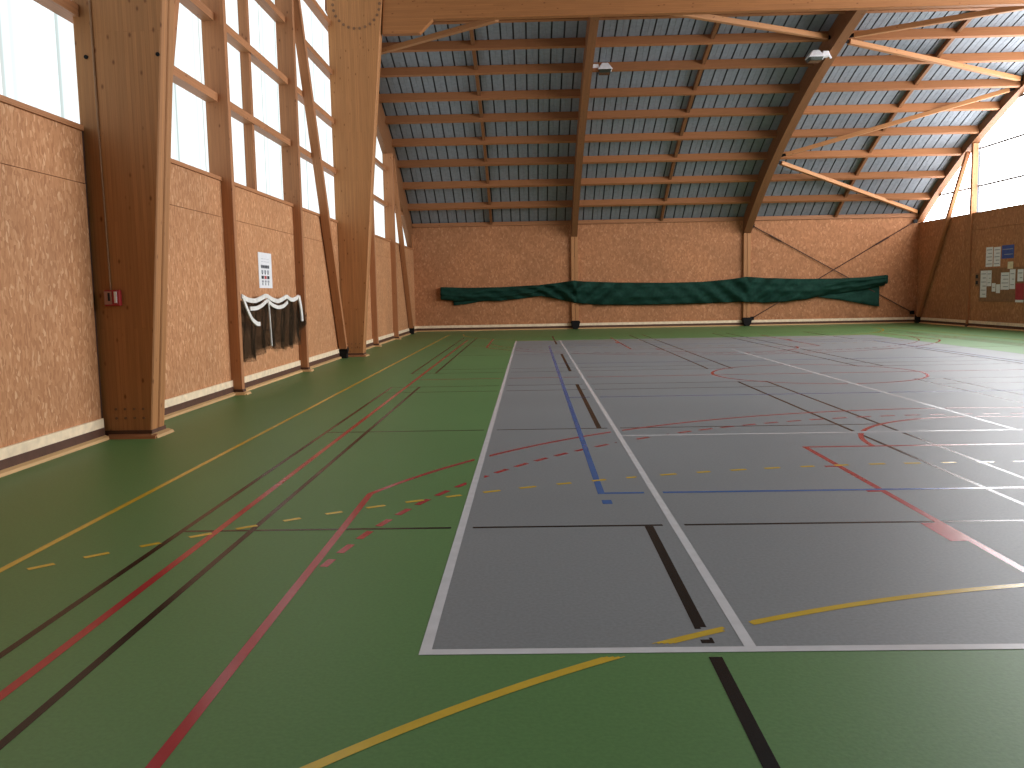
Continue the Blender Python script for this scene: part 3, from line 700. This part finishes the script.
# ------------------------------------------------------------------ red alarm box with conduit on the near column
root = empty('alarm_box', (-4.485, C1, 1.53)); tag(root, 'small red alarm call box on the near big column', 'alarm box')
MB().box((-4.575, C1 - .055, 1.445), (-4.405, C1, 1.615)).build('housing', 'redplastic', root, bevel=.008)
fp = MB().box((-4.57, C1 - .062, 1.462), (-4.49, C1 - .05, 1.602)).build('front_panel', 'palepanel', root)
MB().box((-4.53, C1 - .066, 1.50), (-4.508, C1 - .06, 1.585)).build('slot', 'ink', fp)
tag(MB().box((-4.462, C1 - .066, 1.478), (-4.435, C1 - .05, 1.598)).build('label_strip', 'paper', root), 'white strip')
tag(MB().tube([(-4.52, C1 - .012, 1.615), (-4.535, C1 - .012, 3.0), (-4.55, C1 - .012, 6.5)], .010, 8).build('cable_conduit', 'conduit'), 'thin conduit running up the near column from the alarm box', 'conduit')

# ------------------------------------------------------------------ floodlights on the rafters
def spot(x, y, z, face, label):
    root = empty('floodlight', (x, y, z)); tag(root, label, 'floodlight', 'white floodlights on the rafters')
    s = face
    def fr(name, mat, cx, cy, cz, w0, d0, w1, d1, h, lab=None, tilt=0, under=None):
        A = [(cx + i * w0 / 2, cy + j * d0 / 2, cz) for i, j in ((-1, -1), (1, -1), (1, 1), (-1, 1))]; B2 = [(cx + tilt + i * w1 / 2, cy + j * d1 / 2, cz + h) for i, j in ((-1, -1), (1, -1), (1, 1), (-1, 1))]
        mb = MB(); mb.face(A[::-1]); mb.face(B2)
        for i in range(4): j = (i + 1) % 4; mb.face([A[i], A[j], B2[j], B2[i]])
        o = mb.build(name, mat, under or root, bevel=.015); tag(o, lab); return o
    hood = fr('lamp_hood', 'lampwhite', x + s * .30, y, z, .46, .42, .18, .22, .20)
    fr('lamp_glass', 'lampglass', x + s * .30, y, z - .10, .34, .36, .40, .40, .105, 'dark glass under the hood', under=hood)
    fr('ballast_box', 'lampwhite', x + s * .02, y - .02, z + .02, .22, .24, .16, .2, .15)
    MB().bar((x - s * .10, y, z + .10), (x + s * .24, y, z + .12), .06, .04).build('arm', 'lampwhite', root)
    MB().bar((x - s * .16, y, z - .02), (x - s * .02, y, z + .18), .07, .05).build('bracket', 'lampwhite', root)
spot(X2 + .25, 27.2, 8.10, 1, 'white floodlight fixed to the middle rafter')
spot(X3 - .24, 25.7, 7.93, -1, 'white floodlight fixed to the big curved rafter at right')

# ------------------------------------------------------------------ notice board and papers on the right wall
XQ = XR - .02
o = MB().box((XQ, 27.2, .90), (XR - .001, 30.71, 2.02)).build('notice_board', 'cork', None, origin=(XR, 29, 1.4)); tag(o, 'wide brown notice board covered in papers on the right wall', 'notice board')
def sheet(y0, y1, z0, z1, mat, label, lines=0, onwall=False):
    xf = (XR if onwall else XQ)
    root = empty('paper_sheet', (xf, (y0 + y1) / 2, (z0 + z1) / 2)); tag(root, label, 'paper', 'papers around the notice board')
    sh = MB().box((xf - .006, y0, z0), (xf, y1, z1)).build('sheet', mat, root)
    for k in range(lines):
        z = z1 - (k + .8) * (z1 - z0) / (lines + .6)
        MB().box((xf - .008, y0 + .05, z - .012), (xf - .005, y1 - .05 - .1 * (k % 2), z + .012)).build('printed_line', 'greyink', sh)
sheet(29.90, 30.34, 2.07, 2.73, 'paper', 'white printed sheet above the board, nearest the slim post', 5, True)
sheet(29.42, 29.84, 2.07, 2.71, 'paper', 'white printed sheet above the board, beside the blue poster', 5, True)
sheet(28.62, 29.34, 2.31, 2.74, 'bluepaper', 'blue poster on the wall above the notice board', 2, True)
sheet(28.60, 28.92, 1.97, 2.20, 'creampaper', 'small cream note pinned below the blue poster', 0, False)
sheet(30.20, 30.61, 1.04, 1.95, 'paper', 'tall white list pinned at the post end of the board', 6)
sheet(29.90, 30.18, 1.42, 1.95, 'paper', 'white page pinned beside the tall list', 3)
sheet(29.62, 29.85, 1.24, 1.52, 'paper', 'small white note low on the board beside the white page', 1)
sheet(29.34, 29.58, 1.19, 1.48, 'paper', 'smallest white slip low on the board before the group of pages', 0)
sheet(28.80, 29.30, 1.30, 1.86, 'paper', 'broad white page pinned left of the red leaflet', 4)
sheet(28.45, 28.77, 1.32, 1.95, 'paper', 'narrow white page pinned just above the red leaflet', 3)
sheet(27.99, 28.32, 1.56, 1.94, 'paper', 'white page pinned above and beyond the red leaflet', 2)
sheet(27.93, 28.40, .98, 1.50, 'redpaper', 'red leaflet pinned low on the notice board', 0)
sheet(27.93, 28.40, .90, .975, 'paper', 'white strip pinned under the red leaflet', 0)
root = empty('switch_box', (XR, 30.85, 1.65)); tag(root, 'small grey switch plate on the wall between slim post and board', 'switch')
MB().box((XR - .02, 30.73, 1.42), (XR, 30.98, 1.88)).build('plate', 'cork', root); 
for z in (1.55, 1.76): MB().box((XR - .035, 30.79, z - .06), (XR - .018, 30.92, z + .06)).build('switch_rocker', 'ink', root)

# ------------------------------------------------------------------ camera, world, view
f, pi_, ya, ro, hh = 874.95, .10382, .022746, -.019121, 1.5041
cp, sp_, cy_, sy_ = math.cos(pi_), math.sin(pi_), math.cos(ya), math.sin(ya)
fwd = V((-sy_ * cp, cy_ * cp, -sp_)); rt = V((cy_, sy_, 0)); up = rt.cross(fwd)
r2 = rt * math.cos(ro) + up * math.sin(ro); u2 = -rt * math.sin(ro) + up * math.cos(ro)
cam = bpy.data.cameras.new('camera'); co = bpy.data.objects.new('camera', cam); COL.objects.link(co)
mt = Matrix((r2, u2, -fwd)).transposed().to_4x4(); mt.translation = (0, 0, hh); co.matrix_world = mt
cam.sensor_fit = 'HORIZONTAL'; cam.sensor_width = 36; cam.lens = f / 1024 * 36; cam.clip_end = 200
sc.camera = co
w = bpy.data.worlds.new('sky'); sc.world = w; w.use_nodes = True
w.node_tree.nodes['Background'].inputs[0].default_value = (.85, .92, 1, 1); w.node_tree.nodes['Background'].inputs[1].default_value = .6
sc.view_settings.view_transform = 'Standard'; sc.view_settings.look = 'None'; sc.view_settings.exposure = 0.45; sc.view_settings.gamma = 1.0
sc.cycles.max_bounces = 10; sc.cycles.diffuse_bounces = 6
